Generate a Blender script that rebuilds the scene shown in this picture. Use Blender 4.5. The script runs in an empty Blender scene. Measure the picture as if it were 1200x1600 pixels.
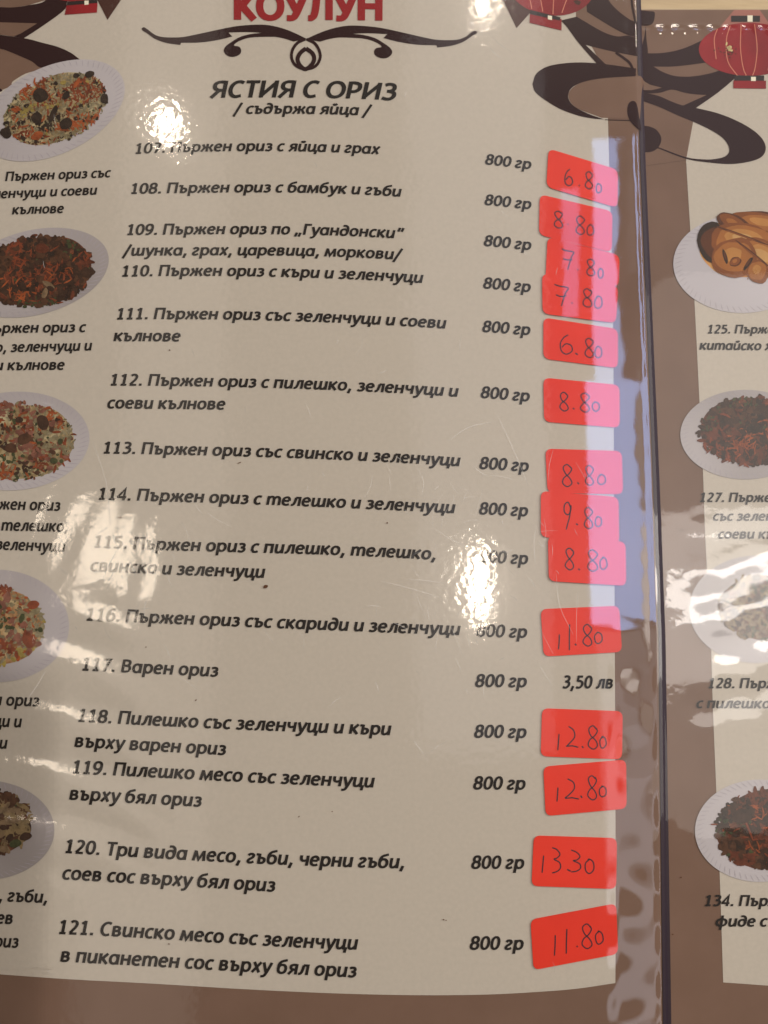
import bpy, bmesh, math, random
import numpy as np
from mathutils import Vector, geometry
S = bpy.context.scene
COL = S.collection
rnd = random.Random(7)

# ------------------------------------------------------------------ camera
H = 0.26                      # lens height over the table (m)
TILT = math.radians(10.2)
FPX = 1500.0                  # focal length in pixels of the 1200x1600 photograph
cd = bpy.data.cameras.new('camera')
cam = bpy.data.objects.new('camera', cd); COL.objects.link(cam)
cam.location = (0, 0, H); cam.rotation_euler = (TILT, 0, 0)
cd.sensor_fit = 'VERTICAL'; cd.sensor_height = 36; cd.lens = FPX * 36 / 1600
cd.clip_start = 0.01; cd.clip_end = 50
cd.dof.use_dof = True; cd.dof.focus_distance = 0.252; cd.dof.aperture_fstop = 26
S.camera = cam
S.view_settings.view_transform = 'Standard'
S.view_settings.look = 'None'
S.view_settings.exposure = 0.14
S.view_settings.gamma = 1.0
S.cycles.transparent_max_bounces = 16
S.cycles.sample_clamp_indirect = 4.0

# ------------------------------------------------------------------ world: dim warm room
w = bpy.data.worlds.new('World'); S.world = w; w.use_nodes = True
w.node_tree.nodes['Background'].inputs[0].default_value = (1.0, 0.80, 0.60, 1)
w.node_tree.nodes['Background'].inputs[1].default_value = 0.13

def ray(px, py):
    px = np.asarray(px, float); py = np.asarray(py, float)
    x = (px - 600) / FPX; y = -(py - 800) / FPX
    c, s = math.cos(TILT), math.sin(TILT)
    return x, y * c + s, y * s - c           # rotate (x, y, -1) about X by TILT

def on_plane(px, py, z=0.0):
    dx, dy, dz = ray(px, py)
    t = (z - H) / dz
    return dx * t, dy * t

LZ = 2.0
def lamp(name, x0, y0, x1, y1, radiance, col, z=LZ, spread=180, rot=0):
    """overhead area light whose mirror image in the flat sleeve covers about this part of the menu"""
    k = z / H
    ax, ay = on_plane((x0 + x1) / 2, y0); bx, by = on_plane((x0 + x1) / 2, y1)
    lx, ly = on_plane(x0, (y0 + y1) / 2); rx, ry = on_plane(x1, (y0 + y1) / 2)
    f = 1 + k
    cx, cy = (lx + rx) / 2 * f, (ay + by) / 2 * f
    sx, sy = abs(rx - lx) * f, abs(ay - by) * f
    d = bpy.data.lights.new(name, 'AREA'); d.shape = 'ELLIPSE' if name.startswith('bulb') else 'RECTANGLE'
    d.size = sx; d.size_y = sy
    area = sx * sy * (math.pi / 4 if d.shape == 'ELLIPSE' else 1)
    d.energy = radiance * area * math.pi; d.color = col
    o = bpy.data.objects.new(name, d); COL.objects.link(o); o.location = (cx, cy, z)
    o.rotation_euler = (0, 0, rot)
    return o
WARM = (1.0, 0.86, 0.70); COOL = (0.38, 0.56, 1.0)
NEU = (1, .96, .98)
lamp('bulb_lamp', 256, 184, 290, 230, 75, WARM, 1.90)
lamp('bulb_lamp', 745, -40, 765, 28, 60, WARM, 1.90)
lamp('bulb_lamp', 1028, 24, 1045, 72, 55, WARM, 1.90)
lamp('bulb_lamp', 726, 848, 766, 975, 60, WARM, 1.90)
lamp('bulb_lamp', 1080, 880, 1290, 945, 11, (1, .94, .88), 1.90)
lamp('warm_ceiling_panel', 104, 805, 210, 930, 11, (1, .84, .66), 1.92)
lamp('cool_window_panel', 927, 215, 966, 590, 7.4, COOL, 1.92)
lamp('cool_window_panel', 927, 590, 1012, 975, 8.4, COOL, 1.92)
lamp('cool_window_panel', 876, 290, 902, 490, 3.4, COOL, 1.92)
lamp('added_sheen_panel', 958, 985, 1040, 1900, .75, (.92, .92, 1), 1.94)  # dim panels from here on are added, their reflection veils parts of the sleeve
lamp('added_sheen_panel', 964, 1080, 1030, 1780, .75, (.92, .92, 1), 1.93)
lamp('added_sheen_panel', 972, 1180, 1055, 1660, .75, (.92, .92, 1), 1.91)
lamp('added_sheen_panel', 205, -500, 360, 828, .6, (1, .88, .76), 1.96)
lamp('added_sheen_panel', 108, 830, 300, 2100, .6, (1, .88, .76), 1.96)
lamp('added_sheen_panel', 640, -700, 846, 1180, 0.6, NEU, 1.96)
lamp('added_sheen_panel', 968, -200, 1240, 428, .30, NEU, 1.97)
lamp('added_sheen_panel', 1018, 430, 1500, 1300, 1.25, (1, .92, .84), 1.98)
lamp('added_sheen_panel', 1020, 790, 1400, 1070, 4.0, (1, .93, .86), 1.95)
def side(name, loc, size, radiance, col):
    d = bpy.data.lights.new(name, 'AREA'); d.shape = 'SQUARE'; d.size = size; d.energy = radiance * size * size * math.pi; d.color = col
    o = bpy.data.objects.new(name, d); COL.objects.link(o); o.location = loc
    o.rotation_euler = (-Vector(loc)).to_track_quat('-Z', 'Y').to_euler()
side('window_side_key', (1.7, .5, .62), 1.0, 17, (1, .955, .91))  # key light added low on the window side, clear of the sleeve's reflections
side('far_fill_light', (.6, 2.2, 2.0), .6, 14, (1, .90, .80))  # fill light added to brighten the paper without veiling the sleeve

# ------------------------------------------------------------------ surfaces
SPX = ([-200, 0, 120, 250, 480, 760, 1000, 1600, 1800], [996, 999, 1002, 1005.5, 1015, 1026, 1034, 1041, 1043])
def spine(y): return np.interp(y, SPX[0], SPX[1])

ZL, ZR = 0.0085, 0.0065       # heights of the two leaves
def smooth(a, b, v):
    t = np.clip((v - a) / (b - a), 0, 1); return t * t * (3 - 2 * t)
def shade_bend(x, y):
    # downward bend added at the lower left to darken the page there
    d = np.clip(-0.0815 - x, 0, .024)
    return smooth(0.012, -0.012, y) * -0.32 * (np.sqrt(d * d + 3.6e-5) - 6e-3)
def h_sheet(x, y):        # the sleeve stays flat over the added bend
    return ZL + 0.00035 * np.sin(x * 22 + 1.0) * np.cos(y * 13)
def h_left(x, y): return h_sheet(x, y) + shade_bend(x, y)
def h_right(x, y):
    return ZR + 0.0003 * np.sin(x * 30) * np.cos(y * 20 + 1) + 0.0009 * np.exp(-np.clip(x - 0.068, 0, 1) / 0.010)
def W(px, py, off=0.0, leaf='L'):
    """photograph pixel -> point on a leaf of the menu, off metres above its paper"""
    h = {'L': h_left, 'R': h_right, 'F': h_sheet}[leaf]
    z = ZL if leaf in 'LF' else ZR
    for _ in range(3):
        x, y = on_plane(px, py, z); z = h(x, y) + off
    return x, y, z

# ------------------------------------------------------------------ materials
def mat(name, col, rough=0.6, spec=0.3):
    m = bpy.data.materials.new(name); m.use_nodes = True
    b = m.node_tree.nodes['Principled BSDF']
    b.inputs['Base Color'].default_value = (*col, 1); b.inputs['Roughness'].default_value = rough
    b.inputs['Specular IOR Level'].default_value = spec
    return m
def nodes(m): return m.node_tree.nodes, m.node_tree.links, m.node_tree.nodes['Principled BSDF']
def noise_col(m, stops, scale, detail=4, dist=0.0, mapping=None, rough=0.55):
    N, L, b = nodes(m)
    tc = N.new('ShaderNodeTexCoord'); t = N.new('ShaderNodeTexNoise')
    t.inputs['Scale'].default_value = scale; t.inputs['Detail'].default_value = detail
    t.inputs['Roughness'].default_value = rough; t.inputs['Distortion'].default_value = dist
    src = tc.outputs['Object']
    if mapping:
        mp = N.new('ShaderNodeMapping'); mp.inputs['Scale'].default_value = mapping
        L.new(src, mp.inputs[0]); src = mp.outputs[0]
    L.new(src, t.inputs['Vector'])
    r = N.new('ShaderNodeValToRGB'); e = r.color_ramp.elements
    e[0].position, e[0].color = stops[0][0], (*stops[0][1], 1)
    e[1].position, e[1].color = stops[-1][0], (*stops[-1][1], 1)
    for p, c in stops[1:-1]:
        q = e.new(p); q.color = (*c, 1)
    L.new(t.outputs['Fac'], r.inputs[0]); L.new(r.outputs[0], b.inputs['Base Color'])
    return m
def paper(name, c, v=0.04):
    m = mat(name, c, 0.7, 0.1)
    return noise_col(m, [(0.3, tuple(k * (1 - v) for k in c)), (0.7, tuple(k * (1 + v) for k in c))], 900, 3)
M = {}
M['tan'] = noise_col(mat('tan_paper', (.2, .13, .1), .7, .1), [(.25, (.158, .094, .065)), (.75, (.192, .117, .084))], 60, 8)
M['tanfill'] = M['tan']
M['cream'] = paper('cream_paper', (.50, .455, .388), .03)
M['dark'] = paper('dark_brown_print', (.022, .0055, .0065))
M['darkgrad'] = paper('brown_print', (.060, .022, .016))
M['ink'] = mat('black_ink', (.010, .007, .006), .6, .2)
M['red'] = mat('red_ink', (.27, .009, .012), .6, .2)
M['lred'] = noise_col(mat('lantern_red', (.5, .02, .02), .6, .2), [(.3, (.17, .004, .009)), (.7, (.30, .008, .013))], 60, 3)
M['fadedred'] = mat('faded_red', (.33, .13, .10), .6, .2)
M['black'] = mat('black_print', (.018, .010, .010), .6, .2)
M['gold'] = mat('gold_print', (.62, .50, .22), .5, .3)
M['rib'] = mat('pale_rib', (.60, .20, .12), .5, .3)
M['white'] = mat('cream_square', (.8, .76, .6), .5, .3)
M['sticker'] = noise_col(mat('red_orange_sticker', (.85, .06, .03), .45, .3), [(.3, (.70, .026, .007)), (.7, (.77, .034, .011))], 70, 3)
M['stickeredge'] = mat('sticker_rim', (.95, .10, .07), .5, .3)
M['pen'] = mat('ballpoint_ink', (.012, .006, .016), .4, .4)
M['gap'] = mat('gap_shade', (.022, .010, .020), .5, .3)
M['speck'] = mat('brown_speck', (.10, .04, .02), .7, .1)

def film_mat(name, bump1, bump2, rough, boost=1.5):
    # 'grain' (0..1) on the sheet: where the plastic is embossed rather than smooth
    m = bpy.data.materials.new(name); m.use_nodes = True
    N, L = m.node_tree.nodes, m.node_tree.links
    N.remove(N['Principled BSDF']); out = N['Material Output']
    tr = N.new('ShaderNodeBsdfTransparent'); tr.inputs[0].default_value = (.975, .965, .95, 1)
    gl = N.new('ShaderNodeBsdfGlossy'); gl.inputs['Roughness'].default_value = rough
    fr = N.new('ShaderNodeFresnel'); fr.inputs[0].default_value = 1.5
    ge = N.new('ShaderNodeNewGeometry'); io = N.new('ShaderNodeMapRange')     # same index on both sides of the thin sheet
    io.inputs[3].default_value = 1.5; io.inputs[4].default_value = 1 / 1.5
    L.new(ge.outputs['Backfacing'], io.inputs[0]); L.new(io.outputs[0], fr.inputs[0])
    mu = N.new('ShaderNodeMath'); mu.operation = 'MULTIPLY'; mu.inputs[1].default_value = boost; mu.use_clamp = True
    mx = N.new('ShaderNodeMixShader')
    tc = N.new('ShaderNodeTexCoord')
    n1 = N.new('ShaderNodeTexNoise'); n1.inputs['Scale'].default_value = 620; n1.inputs['Detail'].default_value = .6
    n2 = N.new('ShaderNodeTexNoise'); n2.inputs['Scale'].default_value = 90; n2.inputs['Detail'].default_value = 3
    n3 = N.new('ShaderNodeTexNoise'); n3.inputs['Scale'].default_value = 45; n3.inputs['Detail'].default_value = 2
    for n in (n1, n2, n3): L.new(tc.outputs['Object'], n.inputs['Vector'])
    b2 = N.new('ShaderNodeBump'); b2.inputs['Strength'].default_value = 1; b2.inputs['Distance'].default_value = bump2
    L.new(n2.outputs['Fac'], b2.inputs['Height'])
    # fine orange-peel relief, stronger in some patches than in others
    pr = N.new('ShaderNodeMapRange'); pr.inputs[1].default_value = .38; pr.inputs[2].default_value = .62
    pr.inputs[3].default_value = .25; pr.inputs[4].default_value = 1.0
    L.new(n3.outputs['Fac'], pr.inputs[0])
    b1 = N.new('ShaderNodeBump'); b1.inputs['Distance'].default_value = bump1
    at = N.new('ShaderNodeAttribute'); at.attribute_name = 'grain'
    ml = N.new('ShaderNodeMath'); ml.operation = 'MULTIPLY'
    L.new(pr.outputs[0], ml.inputs[0]); L.new(at.outputs['Fac'], ml.inputs[1]); L.new(ml.outputs[0], b1.inputs['Strength'])
    L.new(at.outputs['Fac'], b2.inputs['Strength'])
    rr = N.new('ShaderNodeMath'); rr.operation = 'MULTIPLY_ADD'; rr.inputs[1].default_value = rough; rr.inputs[2].default_value = .02
    L.new(at.outputs['Fac'], rr.inputs[0]); L.new(rr.outputs[0], gl.inputs['Roughness'])
    L.new(n1.outputs['Fac'], b1.inputs['Height']); L.new(b2.outputs[0], b1.inputs['Normal'])
    L.new(b1.outputs[0], gl.inputs['Normal'])
    L.new(fr.outputs[0], mu.inputs[0]); L.new(mu.outputs[0], mx.inputs[0])
    hz = N.new('ShaderNodeBsdfGlossy'); hz.inputs['Roughness'].default_value = .26; m2 = N.new('ShaderNodeMixShader')
    m2.inputs[0].default_value = .14
    L.new(gl.outputs[0], m2.inputs[1]); L.new(hz.outputs[0], m2.inputs[2])
    L.new(tr.outputs[0], mx.inputs[1]); L.new(m2.outputs[0], mx.inputs[2])
    L.new(mx.outputs[0], out.inputs[0])
    return m
M['film'] = film_mat('clear_film', 2.4e-5, 2.5e-5, .045)
M['film2'] = film_mat('clear_film_creased', 3.4e-5, 3e-5, .055, 1.6)

# ------------------------------------------------------------------ object helpers
def link(name, me, parent=None, label=None):
    o = bpy.data.objects.new(name, me); COL.objects.link(o)
    if parent is not None:
        o.parent = parent
        o.matrix_parent_inverse = parent.matrix_world.inverted()
    if label: o['label'] = label
    return o
def empty(name, loc, label, cat, group=None):
    o = bpy.data.objects.new(name, None); COL.objects.link(o); o.location = loc; o.empty_display_size = .01
    o['label'] = label; o['category'] = cat
    if group: o['group'] = group
    bpy.context.view_layer.update()
    return o

def crom(pts, closed=False, n=6):
    """Catmull-Rom through points"""
    P = [np.array(p, float) for p in pts]; out = []
    m = len(P)
    for i in range(m if closed else m - 1):
        if closed: a, b, c, d = P[i - 1], P[i], P[(i + 1) % m], P[(i + 2) % m]
        else:
            b, c = P[i], P[i + 1]; a = P[i - 1] if i else 2 * b - c; d = P[i + 2] if i + 2 < m else 2 * c - b
        for k in range(n):
            t = k / n
            out.append(.5 * ((2 * b) + (-a + c) * t + (2 * a - 5 * b + 4 * c - d) * t * t + (-a + 3 * b - 3 * c + d) * t ** 3))
    if not closed: out.append(P[-1])
    return [tuple(p) for p in out]

class Print:
    """flat print that follows a leaf: collects shapes drawn in photograph pixels"""
    def __init__(s, leaf='L'): s.v = []; s.f = []; s.m = []; s.leaf = leaf; s.k = 0
    def poly(s, pts, off, mi=0, maxlen=18):
        pts = [tuple(map(float, p[:2])) for p in pts]
        tris = geometry.tessellate_polygon([[Vector((x, y, 0)) for x, y in pts]])
        bm = bmesh.new(); vs = [bm.verts.new((x, y, 0)) for x, y in pts]
        for t in tris:
            try: bm.faces.new([vs[i] for i in t])
            except ValueError: pass
        for _ in range(9):
            le = [e for e in bm.edges if e.calc_length() > maxlen]
            if not le: break
            bmesh.ops.subdivide_edges(bm, edges=le, cuts=1, use_grid_fill=False)
            bmesh.ops.triangulate(bm, faces=[f for f in bm.faces if len(f.verts) > 3])
        bm.verts.index_update(); b = len(s.v)
        s.v += [(v.co.x, v.co.y, off) for v in bm.verts]
        for f in bm.faces:
            idx = [v.index + b for v in f.verts]
            if f.normal.z > 0: idx.reverse()
            s.f.append(idx); s.m.append(mi)
        bm.free()
    def strip(s, L, R, off, mi=0):
        b = len(s.v); s.v += [(x, y, off) for x, y in L] + [(x, y, off) for x, y in R]; n = len(L)
        for i in range(n - 1):
            s.f.append([b + i, b + n + i, b + n + i + 1, b + i + 1]); s.m.append(mi)
    def ribbon(s, pts, wd, off, mi=0, taper=False):
        P = [np.array(p, float) for p in pts]; n = len(P); L = []; R = []
        for i in range(n):
            d = P[min(i + 1, n - 1)] - P[max(i - 1, 0)]; l = np.hypot(*d) or 1; q = np.array([-d[1], d[0]]) / l
            ww = wd * (1 if not taper else .35 + .65 * math.sin(math.pi * i / (n - 1)))
            L.append(P[i] + q * ww / 2); R.append(P[i] - q * ww / 2)
        s.k += 1
        s.strip(L, R, off + (s.k % 12) * 3e-6, mi)
    def build(s, name, mats, parent, label=None):
        a = np.array(s.v); x, y, z = W(a[:, 0], a[:, 1], a[:, 2], s.leaf)
        me = bpy.data.meshes.new(name); me.from_pydata(list(zip(x.tolist(), y.tolist(), z.tolist())), [], s.f)
        for m in (mats if isinstance(mats, list) else [mats]): me.materials.append(m)
        me.polygons.foreach_set('material_index', s.m)
        # print faces up
        me.update(); 
        for p in me.polygons:
            if p.normal.z < 0: p.flip()
        me.update()
        return link(name, me, parent, label)

# ------------------------------------------------------------------ lettering
def P_(*p): return ('P', p)
def S_(*p): return ('S', p)
def E_(cx, cy, rx, ry): return ('E', (cx, cy, rx, ry))
U = [S_((2.2, 10), (2.2, 6.5), (2.2, 3.2), (3.2, 1.15), (5.4, .95), (7.6, 2.2), (9, 4.2)), P_((9, 10), (9, 0))]
G = {
 'о': (11.3, [E_(5.6, 5, 3.8, 4.15)]),
 'а': (11.5, [E_(5.4, 4.9, 3.7, 4.1), P_((9.2, 9.9), (9.2, 0))]),
 'б': (11.4, [E_(5.6, 4.7, 3.8, 3.9), S_((1.8, 5.2), (2.0, 8.8), (3.9, 11.4), (6.6, 12.5), (9.8, 13.3))]),
 'в': (10.9, [P_((2.4, .2), (2.4, 9.9)), S_((2.4, 9.1), (5.6, 9.15), (7.7, 8.2), (7.3, 6.1), (5.2, 5.3), (2.6, 5.2)), S_((4, 5.3), (7.2, 5), (8.6, 3.2), (7.4, 1.3), (5.2, .95), (2.4, .95))]),
 'г': (9.0, [S_((1.4, 7.7), (2.9, 9.1), (5.5, 9.1), (6.7, 7.5), (5.4, 5.6), (3.0, 4.2), (1.8, 2.5), (2.6, 1.1), (5.0, .85), (7.6, 1.9))]),
 'д': (11.5, [E_(5.4, 4.5, 3.7, 3.7), S_((9.1, 4.2), (9.5, 7.4), (8.8, 10.6), (6.6, 12.4), (3.2, 12.3))]),
 'е': (10.6, [S_((1.9, 5.2), (8.5, 5.2)), S_((8.6, 5.2), (8.4, 7.4), (6.9, 9), (4.8, 9.1), (2.7, 7.8), (1.8, 5), (2.5, 2.1), (4.8, .9), (6.8, .9), (8.9, 1.6))]),
 'ж': (15.4, [P_((7.6, 0), (7.6, 10)), P_((1.0, 0), (4.6, 5.2), (10.6, 5.2), (14.2, 0)), P_((2.0, 9.4), (4.6, 5.0)), P_((13.6, 9.4), (10.7, 5.0))]),
 'з': (9.4, [S_((1.5, 8.5), (3.6, 9.2), (6.2, 8.9), (7.0, 7.2), (5.8, 5.6), (3.4, 5.25)), S_((4.4, 5.25), (7.0, 4.6), (7.5, 2.7), (6.0, 1.1), (3.6, .8), (1.0, 1.5))]),
 'и': (11.4, U),
 'й': (11.4, U + [S_((3.6, 13.6), (4.5, 12.1), (6.4, 12.1), (7.6, 13.6))]),
 'к': (10.8, [P_((2.3, 0), (2.3, 10)), P_((9.4, 10), (4.4, 5.1), (9.6, 0)), P_((2.3, 5.1), (4.6, 5.1))]),
 'л': (11.2, [P_((9.1, 0), (9.1, 9.1), (4.6, 9.1)), S_((4.9, 9.1), (4.5, 5.5), (3.6, 2.4), (2.2, 1.0), (.4, .9))]),
 'м': (14.4, [P_((1.8, 0), (3.2, 10)), P_((3.2, 9.4), (7.1, 1.2), (11.4, 9.4)), P_((12.5, 0), (11.5, 10))]),
 'н': (11.7, [P_((2.3, 0), (2.3, 10)), P_((9.3, 0), (9.3, 10)), P_((2.3, 5.2), (9.3, 5.2))]),
 'п': (11.5, [P_((2.3, 0), (2.3, 9.1), (9.1, 9.1), (9.1, 0))]),
 'р': (11.6, [P_((2.3, -4), (2.3, 10)), E_(6.1, 5, 3.7, 4.1)]),
 'с': (9.1, [S_((8.5, 8.6), (6.4, 9.2), (3.9, 8.6), (2.1, 6.3), (2.0, 3.3), (3.5, 1.2), (5.9, .8), (8.3, 1.6))]),
 'т': (16.6, [P_((2.3, 0), (2.3, 10)), S_((2.3, 7), (4.4, 9), (6.8, 9), (8.2, 7.2), (8.4, 4), (8.4, 0)), S_((8.4, 7), (10.5, 9), (12.9, 9), (14.3, 7.2), (14.5, 4), (14.5, 0))]),
 'у': (10.4, [P_((1.6, 10), (5.2, .6)), S_((9.7, 10), (7.6, 4.6), (5.2, -.8), (3.4, -3.0), (.4, -3.4))]),
 'ф': (15.6, [P_((7.8, 13.4), (7.8, -4)), E_(7.8, 5, 5.6, 4.1)]),
 'х': (10.2, [P_((1.2, 0), (9.2, 10)), P_((2.1, 10), (8.4, 0))]),
 'ц': (12.0, U + [P_((8.4, .95), (11.1, .95), (10.6, -3.2))]),
 'ч': (10.9, [S_((2.1, 10), (2.1, 7.4), (3.0, 5.3), (5.2, 4.7), (8.7, 5.6)), P_((8.7, 10), (8.7, 0))]),
 'ш': (16.6, [S_((2.2, 10), (2.2, 6.5), (2.2, 3.2), (3.0, 1.15), (4.9, .95), (7, 2.0), (8.3, 4)), S_((8.3, 10), (8.3, 6.5), (8.3, 3.2), (9.1, 1.15), (11, .95), (13.1, 2.0), (14.4, 4)), P_((14.4, 10), (14.4, 0))]),
 'ъ': (11.2, [P_((.4, 9.1), (3.8, 9.1)), P_((3.8, 10), (3.8, 0)), S_((3.8, 5.8), (6.6, 5.8), (8.8, 4.9), (9.1, 2.6), (7.4, 1.0), (3.8, .95))]),
 'я': (10.9, [P_((8.7, 0), (8.7, 10)), S_((8.7, 9.1), (5.4, 9.1), (3.2, 8.2), (3.1, 6.0), (5.2, 4.8), (8.7, 4.6)), P_((5.6, 4.7), (1.4, 0))]),
 'П': (13.8, [P_((2.4, 0), (2.4, 12.5), (11.2, 12.5), (11.2, 0))]),
 'В': (12.2, [P_((2.4, 0), (2.4, 13.5)), S_((2.4, 12.5), (6.2, 12.5), (8.9, 11.4), (8.7, 8.6), (6.2, 7.2), (2.4, 7.1)), S_((5, 7.1), (8.8, 6.4), (9.8, 4), (8.6, 1.7), (6, .95), (2.4, .95))]),
 'Т': (10.8, [P_((.6, 12.5), (10.6, 12.5)), P_((5.5, 12.5), (5.5, 0))]),
 'С': (12.0, [S_((11, 11.7), (8.2, 12.7), (5, 11.9), (2.6, 9.2), (2.1, 5.6), (3.4, 2.4), (6.4, .8), (10.4, 1.6))]),
 'Г': (9.6, [P_((2.4, 0), (2.4, 12.5), (9.4, 12.5))]),
 'К': (12.2, [P_((2.4, 0), (2.4, 13.5)), P_((10.6, 13.5), (4.6, 6.9), (11.2, 0)), P_((2.4, 6.9), (5, 6.9))]),
 'О': (14.8, [E_(7.4, 6.75, 5.6, 5.9)]),
 'У': (12.2, [P_((1.2, 13.5), (6.4, 4.4)), S_((11.2, 13.5), (8.6, 7.6), (6, 2.4), (4.2, .9), (1.4, .9))]),
 'Л': (13.8, [P_((11.4, 0), (11.4, 12.5), (4.8, 12.5)), S_((4.9, 12.5), (4.5, 7), (3.6, 2.6), (2.2, 1), (.4, .9))]),
 'Н': (14.2, [P_((2.4, 0), (2.4, 13.5)), P_((11.6, 0), (11.6, 13.5)), P_((2.4, 7), (11.6, 7))]),
 'Я': (12.4, [P_((10, 0), (10, 13.5)), S_((10, 12.5), (5.6, 12.5), (2.9, 11), (2.8, 8), (5.6, 6.2), (10, 6)), P_((6.4, 6.1), (1.2, 0))]),
 'И': (14.4, [P_((2.4, 13.5), (2.4, 0)), P_((2.4, 1.4), (11.9, 12.1)), P_((11.9, 13.5), (11.9, 0))]),
 'Р': (11.6, [P_((2.4, 0), (2.4, 13.5)), S_((2.4, 12.5), (6, 12.5), (9.1, 11.2), (9.3, 7.8), (6.6, 5.8), (2.4, 5.6))]),
 'З': (11.0, [S_((1.6, 11.8), (4.8, 12.8), (8, 11.8), (8.4, 9), (6.2, 7.3), (3.6, 7.1)), S_((5, 7.1), (8.6, 6.2), (9.3, 3.6), (7.2, 1.2), (4.2, .8), (1, 1.6))]),
 '0': (10.9, [E_(5.5, 6.75, 3.7, 5.85)]),
 '1': (10.9, [P_((5.8, 13.5), (5.8, .9)), P_((2.4, .95), (9, .95)), P_((6.2, 12.9), (2.3, 10.6))]),
 '2': (10.9, [S_((2, 11.5), (4.3, 12.7), (7.1, 12.2), (8.3, 10), (7.2, 7), (4.8, 4.2), (2.2, 1.3)), P_((1.8, .95), (9.3, .95))]),
 '3': (10.9, [S_((2, 12), (4.6, 12.8), (7.6, 12), (8.1, 9.6), (6.2, 7.6), (3.6, 7.2)), S_((5, 7.2), (8.2, 6.2), (8.9, 3.8), (7, 1.4), (4.4, .8), (1.6, 1.5))]),
 '4': (10.9, [P_((7.6, 0), (7.6, 12.9), (1.6, 4.2), (1.6, 3.6), (10.2, 3.6))]),
 '5': (10.9, [P_((8.6, 12.5), (3, 12.5), (2.7, 7.4)), S_((2.6, 7.6), (5.6, 7.9), (8.4, 6.4), (8.8, 3.6), (6.8, 1.2), (4, .8), (1.7, 1.4))]),
 '6': (10.9, [E_(5.7, 4.6, 3.6, 3.7), S_((2.1, 4.8), (2.4, 8.6), (4.4, 11.8), (6.6, 12.7), (8.8, 12.4))]),
 '7': (10.9, [P_((1.8, 12.5), (8.9, 12.5), (4.0, 0))]),
 '8': (10.9, [E_(5.5, 9.9, 3.1, 2.8), E_(5.4, 3.9, 3.6, 3.1)]),
 '9': (10.9, [E_(5.4, 9.0, 3.6, 3.7), S_((9.0, 8.8), (8.6, 5), (6.6, 1.8), (4.4, .8), (2.0, 1.1))]),
 '.': (5.6, [P_((2.8, -.1), (2.8, 2.5))]),
 ',': (5.8, [P_((3.6, 2.5), (2.0, -2.9))]),
 '/': (8.8, [P_((.6, -3.2), (7.6, 14))]),
 '„': (9.6, [P_((3.2, 2.5), (1.8, -2.4)), P_((7.4, 2.5), (6, -2.4))]),
 '“': (9.6, [P_((2.6, 8.6), (3.8, 13.4)), P_((6.6, 8.6), (7.8, 13.4))]),
 ' ': (4.9, []),
}
HX, HY = 1.58, 1.18
def glyph_strips(ch, hx, hy):
    out = []
    for kind, a in G[ch][1]:
        if kind == 'E':
            cx, cy, rx, ry = a; n = 22; L = []; R = []
            for i in range(n + 1):
                t = 2 * math.pi * i / n; c, s = math.cos(t), math.sin(t)
                # slightly squared bowls, as in humanist sans faces
                e = .92; c2 = math.copysign(abs(c) ** e, c); s2 = math.copysign(abs(s) ** e, s)
                L.append((cx + (rx + hx) * c2, cy + (ry + hy) * s2)); R.append((cx + (rx - hx) * c2, cy + (ry - hy) * s2))
            out.append((L, R)); continue
        if kind == 'S': pts = crom(a, n=5)
        else: pts = list(a)
        P = [np.array(p, float) for p in pts]; n = len(P); L = []; R = []
        for i in range(n):
            def nr(d):
                l = math.hypot(d[0], d[1]) or 1; return np.array([-d[1] / l, d[0] / l])
            if i == 0: q = nr(P[1] - P[0]); k = 1
            elif i == n - 1: q = nr(P[-1] - P[-2]); k = 1
            else:
                q1, q2 = nr(P[i] - P[i - 1]), nr(P[i + 1] - P[i]); q = q1 + q2; l = math.hypot(*q)
                if l < .2: q = q1; k = 1
                else: q = q / l; k = min(2.2, 1 / max(.3, float(q @ q1)))
            o = np.array([q[0] * hx, q[1] * hy]) * k
            L.append(tuple(P[i] + o)); R.append(tuple(P[i] - o))
        out.append((L, R))
    return out
def natural(t): return sum(G[c][0] for c in t)
def text(txt, pts, cap, leaf, mt, parent, name='menu_text', shear=.19, bold=1.0, ybow=None, off=1.4e-4, label=None):
    """pts: baseline points in photograph pixels (first = left end, last = right end)"""
    P = Print(leaf); sc = cap / 13.5; tot = natural(txt)
    xs = [p[0] for p in pts]; ys = [p[1] for p in pts]
    if len(pts) == 1:
        xs.append(xs[0] + tot * sc * .98); ys.append(ys[0])
    deg = min(2, len(xs) - 1) if len(xs) < 4 else 3
    cf = np.polyfit(np.array(xs) - xs[0], ys, deg); dcf = np.polyder(cf)
    wx = (xs[-1] - xs[0]) / (tot * sc - 1.2 * sc)
    pen = -1.0; k = 0
    for ch in txt:
        adv = G[ch][0]
        for L, R in glyph_strips(ch, HX * bold, HY * bold):
            def tp(p):
                gx = (pen + p[0] + p[1] * shear - .0) * sc * wx; gy = p[1] * sc
                t = min(max(gx, 0), xs[-1] - xs[0]) if deg > 1 else gx
                base = np.polyval(cf, t) + np.polyval(dcf, t) * (gx - t); sl = np.polyval(dcf, t)
                return (xs[0] + gx + sl * gy * .35, base - gy)
            k += 1
            P.strip([tp(p) for p in L], [tp(p) for p in R], off + (k % 9) * 3e-6)
        pen += adv
    return P.build(name, mt, parent, label)

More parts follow.
